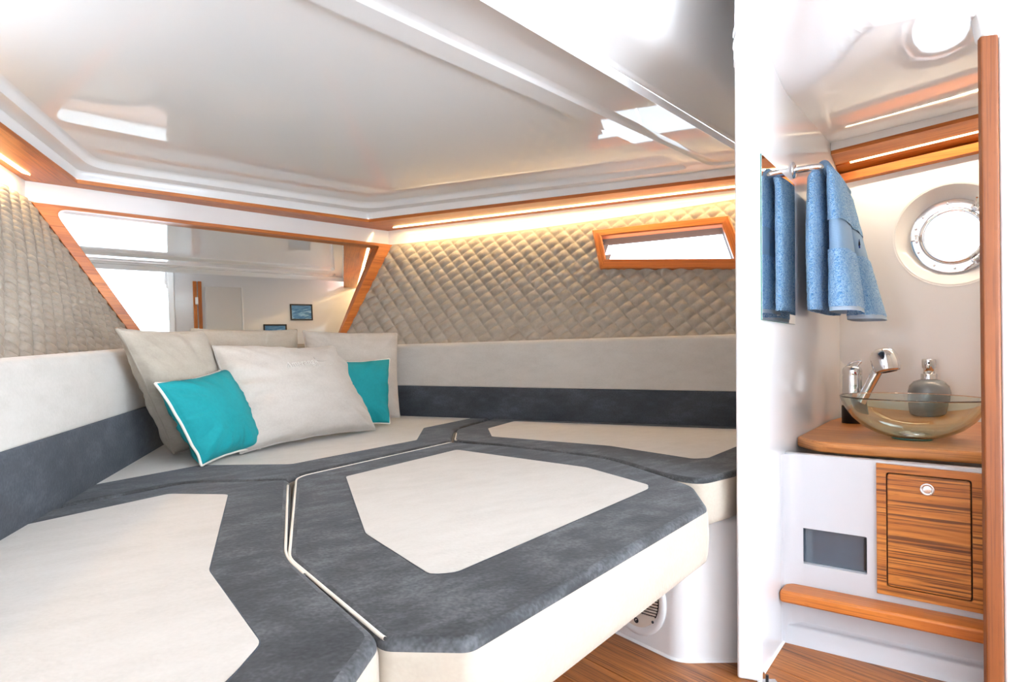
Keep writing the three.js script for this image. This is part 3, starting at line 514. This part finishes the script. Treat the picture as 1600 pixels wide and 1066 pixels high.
pillow('throw_pillow', 'turquoise pillow with white piping on the left, before the tan pillow', [[-0.60, 0.525, -1.93], [-0.36, 0.528, -2.11], [-0.416, 0.788, -2.25], [-0.71, 0.757, -1.97]], 0.07, M.teal, { pipe: 0.0042, pipeMat: M.piping, sd: 5, pull: 0.07, wr: 0.8 });
pillow('throw_pillow', 'turquoise pillow with white piping on the right, partly hidden', [[0.03, 0.527, -2.47], [0.345, 0.53, -2.42], [0.398, 0.81, -2.50], [0.04, 0.80, -2.56]], 0.055, M.teal, { pipe: 0.004, pipeMat: M.piping, sd: 6, pull: 0.06, wr: 0.8 });
pillow('throw_pillow', 'large pale pillow lying in front with an embroidered word', [[-0.44, 0.528, -2.06], [0.185, 0.528, -2.285], [0.095, 0.862, -2.455], [-0.455, 0.862, -2.265]], 0.085, M.pillow, { sd: 7, pull: 0.05, logo: { text: 'Ameranga', u: 0.34, v: 0.66, w: 0.17, rise: 0.11 } });

// ---------- washroom ----------
const W = (name, label, cat, pos) => thing(name, label, cat, head(...pos), HA);
{ // small mirror on the partition, with its towel rail and towel
  const t = W('wall_mirror', 'narrow frameless mirror on the white partition, beside the blue towel', 'mirror', [0.018, 0.93, 0.001]);
  part('mirror_glass', new THREE.BoxGeometry(0.394, 0.437, 0.0008).translate(0.199, 0.2185, 0.0052), M.mirror, t);
  part('glass_body', new THREE.BoxGeometry(0.396, 0.439, 0.0048).translate(0.199, 0.2185, 0.0024), M.mirrorEdge, t);
  const r = W('towel_rail', 'chrome towel rail with a round flange on the white partition', 'towel rail', [0.41, 1.412, 0]);
  part('flange', lathe([[0, 0], [0.026, 0], [0.026, 0.006], [0.02, 0.01], [0.011, 0.012], [0, 0.012]], 32).rotateX(PI / 2), M.chrome, r);
  part('bar', tube([[0, 0, 0.01], [0, 0, 0.055], [0.004, 0, 0.078], [0.016, 0, 0.088], [0.05, 0, 0.09], [0.30, 0, 0.09], [0.55, 0, 0.09], [0.582, 0, 0.086], [0.592, 0, 0.07], [0.595, 0, 0.01]], 0.0105, 80, 14), M.chrome, r);
  part('flange', lathe([[0, 0], [0.026, 0], [0.026, 0.006], [0.02, 0.01], [0.011, 0.012], [0, 0.012]], 32).rotateX(PI / 2).translate(0.595, 0, 0), M.chrome, r);
}
{
  const t = W('towel', 'folded light blue terry towel with a smooth band, hanging on the chrome rail', 'towel', [0.41, 0.98, 0]);
  // each fold is a closed skin over rounded rings; y from 0 (hem) to about 0.455 (over the bar)
  const fold = (y0, y1, ny, S0, S1, x0, x1, sd, amp, cap) => {
    const n = 120, R = (y, k) => { const a = k / n * 2 * PI, c = cos(a), s = sin(a), e = 0.55, s0 = S0(y), s1 = S1(y), X0 = x0(y), X1 = x1(y);
      const px = lerp(X0, X1, 0.5 + 0.5 * Math.sign(c) * pow(abs(c), e)), pz = lerp(s0, s1, 0.5 + 0.5 * Math.sign(s) * pow(abs(s), e));
      const w = amp * (fbm(px * 160 + sd * 9, y * 160 + pz * 160, 9999, 9999, sd, 2) - 0.5) * 2 + 0.005 * (fbm(px * 14 + sd, y * 9, 999, 999, sd + 3, 2) - 0.5);
      return [px + c * w, y, pz + s * w]; };
    return grid(n, ny, (u, v) => R(lerp(y0, y1, v), u * n), { closeU: true, uv: (u, v) => [u * 0.6, lerp(y0, y1, v)], flip: true });
  };
  const topIn = (y) => smooth(0.40, 0.452, y);
  const b0 = (y) => lerp(0.030 - 0.004 * sin(y * 9), 0.084, pow(topIn(y), 1.6)), b1 = (y) => lerp(0.078, 0.094, topIn(y) * 0.5);
  const cap = (g) => g;
  part('back_fold', fold(-0.005, 0.452, 90, b0, b1, (y) => 0.008, (y) => 0.45, 1, 0.0022), M.terry, t);
  // front: two folds side by side, the outer one bulging further
  const fA0 = (y) => lerp(0.092, 0.088, topIn(y)), fA1 = (y) => lerp(0.178 - 0.05 * y / 0.4, 0.096, pow(topIn(y), 1.8));
  const fB0 = (y) => lerp(0.11, 0.088, topIn(y)), fB1 = (y) => lerp(0.215 - 0.10 * y / 0.4, 0.096, pow(topIn(y), 1.8));
  const A = [(y) => 0.004 + 0.0 * y, (y) => 0.25 - 0.02 * y], B = [(y) => 0.22, (y) => 0.47 - 0.03 * y];
  const bandLo = 0.178, bandHi = 0.268;
  for (const [f0, f1, x, lo, sd] of [[fA0, fA1, A, -0.01, 11], [fB0, fB1, B, -0.028, 21]]) {
    part('front_fold', fold(lo + 0.012, bandLo, 40, f0, f1, x[0], x[1], sd, 0.0022), M.terry, t);
    part('woven_band', fold(bandLo - 0.002, bandHi + 0.002, 20, (y) => f0(y) + 0.003, (y) => f1(y) - 0.004, (y) => x[0](y) + 0.004, (y) => x[1](y) - 0.003, sd + 1, 0.0002), M.towelBand, t, 'smooth pale woven band');
    part('front_fold', fold(bandHi, 0.452, 46, f0, f1, x[0], x[1], sd + 2, 0.0022), M.terry, t);
    part('hem', fold(lo, lo + 0.014, 4, (y) => f0(y) + 0.003, (y) => f1(y) - 0.002, (y) => x[0](y) + 0.002, (y) => x[1](y) - 0.001, sd + 3, 0.0003), M.towelHem, t, 'pale stitched hem');
  }
  // soft rolls that close the folds over the bar
  part('top_roll', new THREE.CapsuleGeometry(0.0165, 0.43, 8, 24).rotateZ(PI / 2).translate(0.232, 0.4375, 0.0895), M.terry, t);
  const em = plate([[0, 0], [0.018, 0.0], [0.006, 0.03]], 0.002).rotateY(0.5).translate(0.237, 0.205, 0.158); part('printed_mark', em, M.blue, t, 'small dark blue triangular mark');
  const ch = new TextGeometry('A', { font: sans, size: 0.013, depth: 0.002, curveSegments: 3 }); ch.rotateY(0.5).translate(0.222, 0.212, 0.160); part('printed_letter', ch, M.ink, t);
}
{ // teak valance with its lamp over the washroom's hull side
  const t = W('washroom_valance', 'teak valance with a batten below, above the porthole', 'valance', [1.3, 0, 0]);
  const y = (s) => 0.102 * s, Lz = 1.35;
  const prism = (pts) => { const T = []; const E = pts.map((p) => [[p[0], p[1], 0.001], [p[0], p[1] + y(Lz), Lz]]); pts.forEach((_, i) => { const j = (i + 1) % pts.length; T.push(E[i][0], E[j][0], E[i][1], E[j][0], E[j][1], E[i][1]); }); for (let i = 1; i < pts.length - 1; i++) { T.push(E[0][0], E[i + 1][0], E[i][0]); T.push(E[0][1], E[i][1], E[i + 1][1]); } return grain(tris(T), [0, 0, 1]); };
  const yu = (x) => lerp(1.634, 1.596, (x + 0.192) / 0.184);    // slope of its underside; the lamp lies in a groove
  part('board', merge([prism([[-0.192, 1.634], [-0.192, 1.652], [-0.0955, 1.652], [-0.0955, yu(-0.0955)]]), prism([[-0.0955, 1.6235], [-0.0955, 1.652], [-0.0805, 1.652], [-0.0805, 1.6235]]), prism([[-0.0805, yu(-0.0805)], [-0.0805, 1.652], [0, 1.652], [0, 1.596], [-0.008, 1.596]])]), M.joinery, t);
  part('batten', prism([[-0.03, 1.556], [-0.034, 1.588], [0, 1.596], [0, 1.552]]), M.joinery, t);
  const l = W('led_strip_lamp', 'warm LED strip under the washroom valance above the porthole', 'lamp', [1.3, 0, 0]);
  const a = V(-0.088, 1.6192, 0.055), b = V(-0.088, 1.6192 + y(1.15), 1.2), d = b.clone().sub(a), len = d.length(); d.normalize();
  const Xo = V(0.188, -0.038, 0).normalize(), Dn = d.clone().cross(Xo).normalize(); if (Dn.y > 0) Dn.negate();
  const g = box(0.014, 0.006, len, 0, 0, 0, 0.002); const mtx = new THREE.Matrix4().makeBasis(Xo, Dn.clone().negate(), d).setPosition(a.clone().add(b).multiplyScalar(0.5)); g.applyMatrix4(mtx); part('diffuser', g, M.led, l);
  const c = a.clone().add(b).multiplyScalar(0.5).addScaledVector(Dn, 0.0036), Rl = new THREE.RectAreaLight(new THREE.Color(1, 0.84, 0.62), 88, len, 0.014), rt = new THREE.Matrix4().makeRotationY(HA);
  const ld = d.clone().applyMatrix4(rt), lz = Dn.clone().negate().applyMatrix4(rt); Rl.position.set(...head(1.3 + c.x, c.y, c.z)); Rl.quaternion.setFromRotationMatrix(new THREE.Matrix4().makeBasis(ld, lz.clone().cross(ld), lz)); Rl.castShadow = true; scene.add(Rl);
  // white cove between valance and ceiling
  const q = structGroup('trim_3', head(1.3, 0, 0), HA); part('cove', prismWhite([[-0.205, 1.645], [-0.2, 1.682], [-0.17, 1.72], [0, 1.75], [0, 1.65], [-0.19, 1.652]]), M.gelcoat, q);
  function prismWhite(p) { return prism(p); }
}
{ // porthole: recess, chrome rim, opening ring, pane, clamps
  const t = W('porthole', 'round chrome porthole in a recessed white dish above the basin', 'porthole', [1.3, 1.30, 0.40]);
  const face = (g) => g.rotateZ(PI / 2);                       // lathe axis y -> inboard (-x)
  part('recess_dish', face(lathe([[0.105, -0.05], [0.14, -0.047], [0.152, -0.043], [0.167, -0.03], [0.19, -0.008], [0.197, -0.001], [0.203, 0.001]], 72)), M.gelcoat, t, 'white recessed dish');
  part('outer_flange', face(lathe([[0.108, -0.044], [0.147, -0.044], [0.147, -0.038], [0.143, -0.035], [0.114, -0.035], [0.108, -0.039]], 64)), M.chrome, t);
  const ringG = face(lathe([[0.094, -0.04], [0.11, -0.04], [0.112, -0.034], [0.108, -0.027], [0.100, -0.024], [0.095, -0.028], [0.094, -0.04]], 64)); const ringM = part('opening_ring', ringG, M.chrome, t);
  part('pane', face(lathe([[0, -0.036], [0.097, -0.036]], 48)), M.pane, ringM);
  part('hull_tube', face(lathe([[0.112, -0.04], [0.112, -0.09]], 48)), M.steel, t);
  const polar = (a, r, d) => [-d, r * sin(a), r * cos(a)];
  for (const a of [0.35, 1.0, 1.7, 2.45, 2.85, 3.6, 4.2, 4.75, 5.4, 6.0]) { const g = new THREE.SphereGeometry(0.0048, 12, 8).translate(...polar(a, 0.130, -0.035)); part('bolt', g, M.chrome, t); }
  for (const a of [PI, 0.95, 5.35]) {
    const dog = merge([box(0.014, 0.022, 0.03, 0, 0, 0.006, 0.004), box(0.02, 0.008, 0.012, -0.012, 0.012, 0, 0.003), box(0.02, 0.008, 0.012, -0.012, -0.012, 0, 0.003), new THREE.CylinderGeometry(0.0045, 0.0045, 0.032, 12).translate(-0.016, 0, 0)]);
    dog.rotateX(-a); dog.translate(...polar(a, 0.122, -0.03)); part('clamp', dog, M.chrome, t);
  }
  const lever = merge([new THREE.CylinderGeometry(0.004, 0.0055, 0.045, 12).rotateZ(0.9).rotateX(0.2).translate(-0.02, 0.014, 0)]); lever.translate(...polar(0.95, 0.128, -0.026)); part('clamp_lever', lever, M.chrome, t);
}
{ // counter with basin, mixer tap and soap
  const c = W('counter', 'teak washroom counter with an angled left corner under the glass basin', 'counter', [0, 0.545, 0]);
  const edge = [[0.455, 0.002], [0.366, 0.072], [0.358, 0.15], [0.364, 0.25], [0.378, 0.36], [0.39, 0.48], [0.40, 0.9], [1.298, 0.9], [1.298, 0.03], [1.06, 0.002]];
  const p = roundPoly(edge, [0.004, 0.03, 0.03, 0.03, 0.03, 0.03, 0, 0, 0.02, 0.004], 5), q = area2(p) > 0 ? p : [...p].reverse(), up = (a, y) => a.map((b) => [b[0], y, b[1]]);
  part('worktop', grain(merge([rings([up(inset(q, 0.004), 0), up(q, 0.004), up(q, 0.026), up(inset(q, 0.002), 0.0295), up(inset(q, 0.006), 0.031)], true, true).toNonIndexed(), flat(inset(q, 0.006), 0.031, [], true), flat(inset(q, 0.004), 0, [], false)]), [0, 0, 1]), M.counter, c);
  const yC = 0.576;
  const b = W('basin', 'clear glass bowl basin standing on the teak counter', 'basin', [0.60, yC, 0.303]);
  const outR = [[0.045, 0.004], [0.07, 0.007], [0.1, 0.016], [0.135, 0.035], [0.165, 0.062], [0.187, 0.095], [0.200, 0.126]];
  const inn = [[0.194, 0.1265], [0.181, 0.098], [0.159, 0.0665], [0.13, 0.041], [0.096, 0.0225], [0.066, 0.0135], [0.02, 0.011], [0, 0.0108]];
  part('bowl', lathe([[0, 0.004], ...outR, [0.2005, 0.1285], [0.1975, 0.130], [0.1945, 0.129], ...inn], 96), M.glass, b);
  part('foot', lathe([[0, 0], [0.055, 0], [0.056, 0.002], [0.055, 0.0038], [0, 0.0038]], 48), M.mirrorEdge, b);
  part('drain', lathe([[0, 0.0185], [0.02, 0.018], [0.032, 0.0155], [0.036, 0.0125], [0.034, 0.0112], [0, 0.0112]], 40), M.chrome, b);
  // mixer tap
  const m = W('mixer_tap', 'chrome mixer tap with a pull-out spout and black base, left of the basin', 'tap', [0.985, yC, 0.088]);
  part('base', lathe([[0, 0], [0.037, 0], [0.037, 0.064], [0.034, 0.066], [0, 0.066]], 40), M.black, m, 'black base');
  const body = part('body', lathe([[0, 0.066], [0.035, 0.066], [0.0345, 0.12], [0.034, 0.128], [0.0325, 0.13], [0.034, 0.132], [0.0335, 0.176], [0.031, 0.179], [0.0335, 0.182], [0.0335, 0.197], [0.031, 0.207], [0.022, 0.214], [0, 0.217]], 48), M.chrome, m);
  part('mark', new THREE.SphereGeometry(0.004, 12, 8).scale(1, 1, 0.4).rotateY(-PI / 2 + 0.55).translate(-0.031, 0.189, 0.014), M.red, body, 'red temperature mark');
  part('lever', tube([[-0.012, 0.209, -0.02], [0.0, 0.224, -0.005], [0.0, 0.232, 0.018], [0.0, 0.232, 0.03], [0.0, 0.222, 0.022], [0.0, 0.205, 0.012]], 0.0042, 40, 10), M.chrome, m);
  const spout = part('spout', new THREE.CylinderGeometry(0.0185, 0.0165, 0.19, 32).translate(0, 0.095, 0).applyMatrix4(new THREE.Matrix4().makeRotationX(0.44).setPosition(-0.03, 0.058, 0.02)), M.chrome, m);
  const hg = lathe([[0, 0.047], [0.018, 0.045], [0.03, 0.037], [0.0375, 0.022], [0.039, 0.0], [0.0365, -0.02], [0.034, -0.026], [0.028, -0.027], [0.026, -0.02], [0, -0.02]], 44); hg.scale(1.2, 1.2, 1.2).rotateX(-0.22).rotateZ(-0.1).translate(-0.035, 0.226, 0.112);
  const sh = part('spout_head', hg, M.chrome, m); const ae = lathe([[0.027, -0.0262], [0.018, -0.0275], [0.016, -0.0225], [0, -0.0225]], 32); ae.scale(1.2, 1.2, 1.2).rotateX(-0.22).rotateZ(-0.1).translate(-0.035, 0.226, 0.112); part('aerator', ae, M.black, sh, 'black aerator ring');
  part('button', new THREE.SphereGeometry(0.006, 12, 8).scale(1, 0.5, 1).translate(-0.048, 0.115, 0.05), M.green, spout, 'green button');
  // soap
  const s = W('soap_dispenser', 'grey glazed soap dispenser with a chrome pump behind the basin', 'dispenser', [1.13, yC, 0.325]);
  part('bottle', lathe([[0, 0], [0.058, 0], [0.064, 0.008], [0.068, 0.04], [0.07, 0.09], [0.0695, 0.118], [0.064, 0.14], [0.05, 0.156], [0.034, 0.162], [0.027, 0.164], [0, 0.164]], 56), M.ceramic, s);
  part('collar', lathe([[0, 0.162], [0.027, 0.162], [0.0275, 0.166], [0.0275, 0.184], [0.025, 0.186], [0, 0.186]], 36), M.chrome, s);
  part('pump', lathe([[0, 0.186], [0.0185, 0.186], [0.0185, 0.204], [0.0235, 0.208], [0.0235, 0.236], [0.0215, 0.240], [0, 0.2405]], 36), M.chrome, s);
  part('nozzle', new THREE.CylinderGeometry(0.004, 0.004, 0.006, 12).rotateZ(PI / 2).translate(-0.0235, 0.226, 0.001), M.black, s);
}
{ // the vanity under the counter: white moulding with a niche, teak panel with a door, step
  const v = W('vanity', 'white washroom vanity with a teak door panel and a smoked niche', 'vanity', [0.29, 0, 0]);
  const niche = roundPoly([[0.022, 0.228], [0.214, 0.227], [0.214, 0.331], [0.022, 0.331]], 0.004, 3);
  const f = plate([[0, 0.0], [0.95, 0.0], [0.95, 0.545], [0, 0.545]], 0.03, 0, [niche]); f.rotateY(-PI / 2); part('front', f.translate(0.03, 0, 0), M.panel, v);
  const cornerP = []; for (let k = 0; k <= 10; k++) { const t = k / 10 * PI / 2; cornerP.push([0.0005 - 0.06 + 0.06 * cos(PI / 2 - t), 0.06 - 0.06 * sin(PI / 2 - t)]); }
  part('corner_cove', grid(10, 1, (u, w) => { const t = u * PI / 2; return [-0.05 * (1 - cos(t)) , lerp(0.0, 0.545, w), 0.05 * (1 - sin(t))]; }), M.panel, v);
  part('niche_panel', box(0.006, 0.115, 0.205, 0.022, 0.279, 0.118, 0.001), M.smoke, v, 'smoked dark panel in a niche');
  part('niche_catch', box(0.006, 0.09, 0.006, 0.012, 0.279, 0.208, 0.001), M.black, v);
  const tp = part('teak_panel', grain(plate([[0.239, 0.186], [0.52, 0.182], [0.52, 0.535], [0.239, 0.540]], 0.012, 0.001, [roundPoly([[0.2625, 0.209], [0.4535, 0.208], [0.4535, 0.5165], [0.2625, 0.5175]], 0.008, 4)]).rotateY(-PI / 2), [0, 0, 1]), M.cabinet, v);
  part('door_gap', box(0.002, 0.325, 0.205, -0.0005, 0.363, 0.358, 0.0005), M.seam, v, 'dark gap round the door');
  const d = part('door', grain(plate(roundPoly([[0.2655, 0.212], [0.4505, 0.211], [0.4505, 0.5135], [0.2655, 0.5145]], 0.008, 4), 0.0125, 0.0015).rotateY(-PI / 2), [0, 0, 1]), M.cabinet, v);
  const la = lathe([[0, 0.0155], [0.009, 0.0155], [0.0095, 0.0145], [0.0105, 0.013], [0.0115, 0.0155], [0.0155, 0.0155], [0.0165, 0.0135], [0.0165, 0.0125], [0, 0.0125]], 36).rotateZ(PI / 2).translate(0, 0.482, 0.357); part('latch', la, M.steel, d, 'round push latch');
  const s = W('step', 'teak step ledge along the foot of the vanity', 'step', [0.29, 0.132, 0]);
  part('tread', grain(box(0.085, 0.034, 0.72, -0.042, 0.017, 0.362, 0.008), [0, 0, 1]), M.joinery, s);
  const tk = structGroup('trim_4', head(0.29, 0, 0), HA); part('plinth', grid(1, 8, (u, w) => { const P = [[-0.034, 0], [-0.032, 0.006], [-0.028, 0.012], [-0.025, 0.03], [-0.022, 0.045], [-0.018, 0.049], [-0.008, 0.05], [-0.003, 0.052], [0, 0.058]][Math.round(w * 8)]; return [P[0], P[1], u]; }), M.panel, tk);
  const bead = structGroup('trim_5', head(0, 0, 0), HA); part('sealant_bead', grid(1, 4, (u, w) => { const t = w * PI / 2; return [lerp(0.03, 0.27, u), 0.006 * sin(t), 0.006 * cos(t)]; }), M.white, bead);
}
{ // teak trim down the edge of the door opening
  const t = thing('door_trim', 'vertical teak trim on the right-hand edge of the washroom door opening', 'trim', [0.36, 0, -0.79], BH);
  const p = roundPoly([[0.5145, -0.014], [0.5145, 0.008], [0.551, 0.008], [0.551, -0.014]], [0.002, 0.004, 0.012, 0.002], 6), up = (y) => p.map((a) => [a[0], y, a[1]]), q = area2(p) > 0;
  part('moulding', grain(merge([rings([up(0), up(1.582)], true, q).toNonIndexed(), flat(p, 1.582, [], true)]), [0, 1, 0]), M.jamb, t);
  const k = thing('door_catch', 'small black and chrome catch on the sole at the foot of the white post', 'catch', [0.385, 0, -0.755], -PI / 4);
  part('plate', box(0.05, 0.004, 0.025, 0, 0.002, 0, 0.001), M.chrome, k); part('pin', new THREE.CylinderGeometry(0.004, 0.004, 0.016, 12).translate(0, 0.012, 0), M.black, k);
}
{ // what else the bow mirror shows of the partition's forward face: the edge strips of the stowed door and a pale locker door
  const t = thing('door_edge_strips', 'pair of teak door edge strips with a white latch, reflected in the bow mirror', 'door edge', head(0.155, 0.6, -0.051), HA);
  for (const x of [0, 0.036]) part('strip', grain(box(0.026, 1.06, 0.014, x, 0.53, -0.007, 0.003), [0, 1, 0]), M.joinery, t);
  part('latch', box(0.02, 0.06, 0.012, 0.01, 0.9, -0.02, 0.003), M.white, t);
  const l = thing('locker_door', 'pale grey locker door reflected in the bow mirror left of the pictures', 'door', head(0.23, 0.6, -0.051), HA);
  part('leaf', box(0.27, 1.02, 0.012, 0.135, 0.51, -0.006, 0.003), std({ color: 0xd8d5d2, roughness: 0.4 }), l);
  part('edge_bead', box(0.012, 1.02, 0.018, 0.277, 0.51, -0.009, 0.003), M.white, l);
}
{ // pictures on the forward face of the partition, seen in the bow mirror
  const sea = std({ map: texture(128, 96, (u, v) => mix3([52, 120, 178], [150, 205, 236], smooth(0.3, 0.75, fbm(u * 4, v * 10 + u * 3, 999, 999, 71, 4)) * (v > 0.72 ? 0.35 : 1)), [1, 1], true), roughness: 0.4 });
  const pic = (label, x, y) => { const t = thing('picture', label, 'picture', head(x, y, -0.05), HA); part('frame', [box(0.19, 0.012, 0.012, 0, 0.064, -0.006), box(0.19, 0.012, 0.012, 0, -0.064, -0.006), box(0.012, 0.14, 0.012, -0.089, 0, -0.006), box(0.012, 0.14, 0.012, 0.089, 0, -0.006)], M.black, t);
    part('print', new THREE.BoxGeometry(0.168, 0.118, 0.003).translate(0, 0, -0.004), sea, t, 'blue sea print'); };
  pic('small black-framed blue sea picture reflected in the bow mirror, the upper one', 0.985, 1.42);
  pic('small black-framed blue sea picture reflected in the bow mirror, the lower one', 0.76, 1.245);
}
renderer.render(scene, camera);
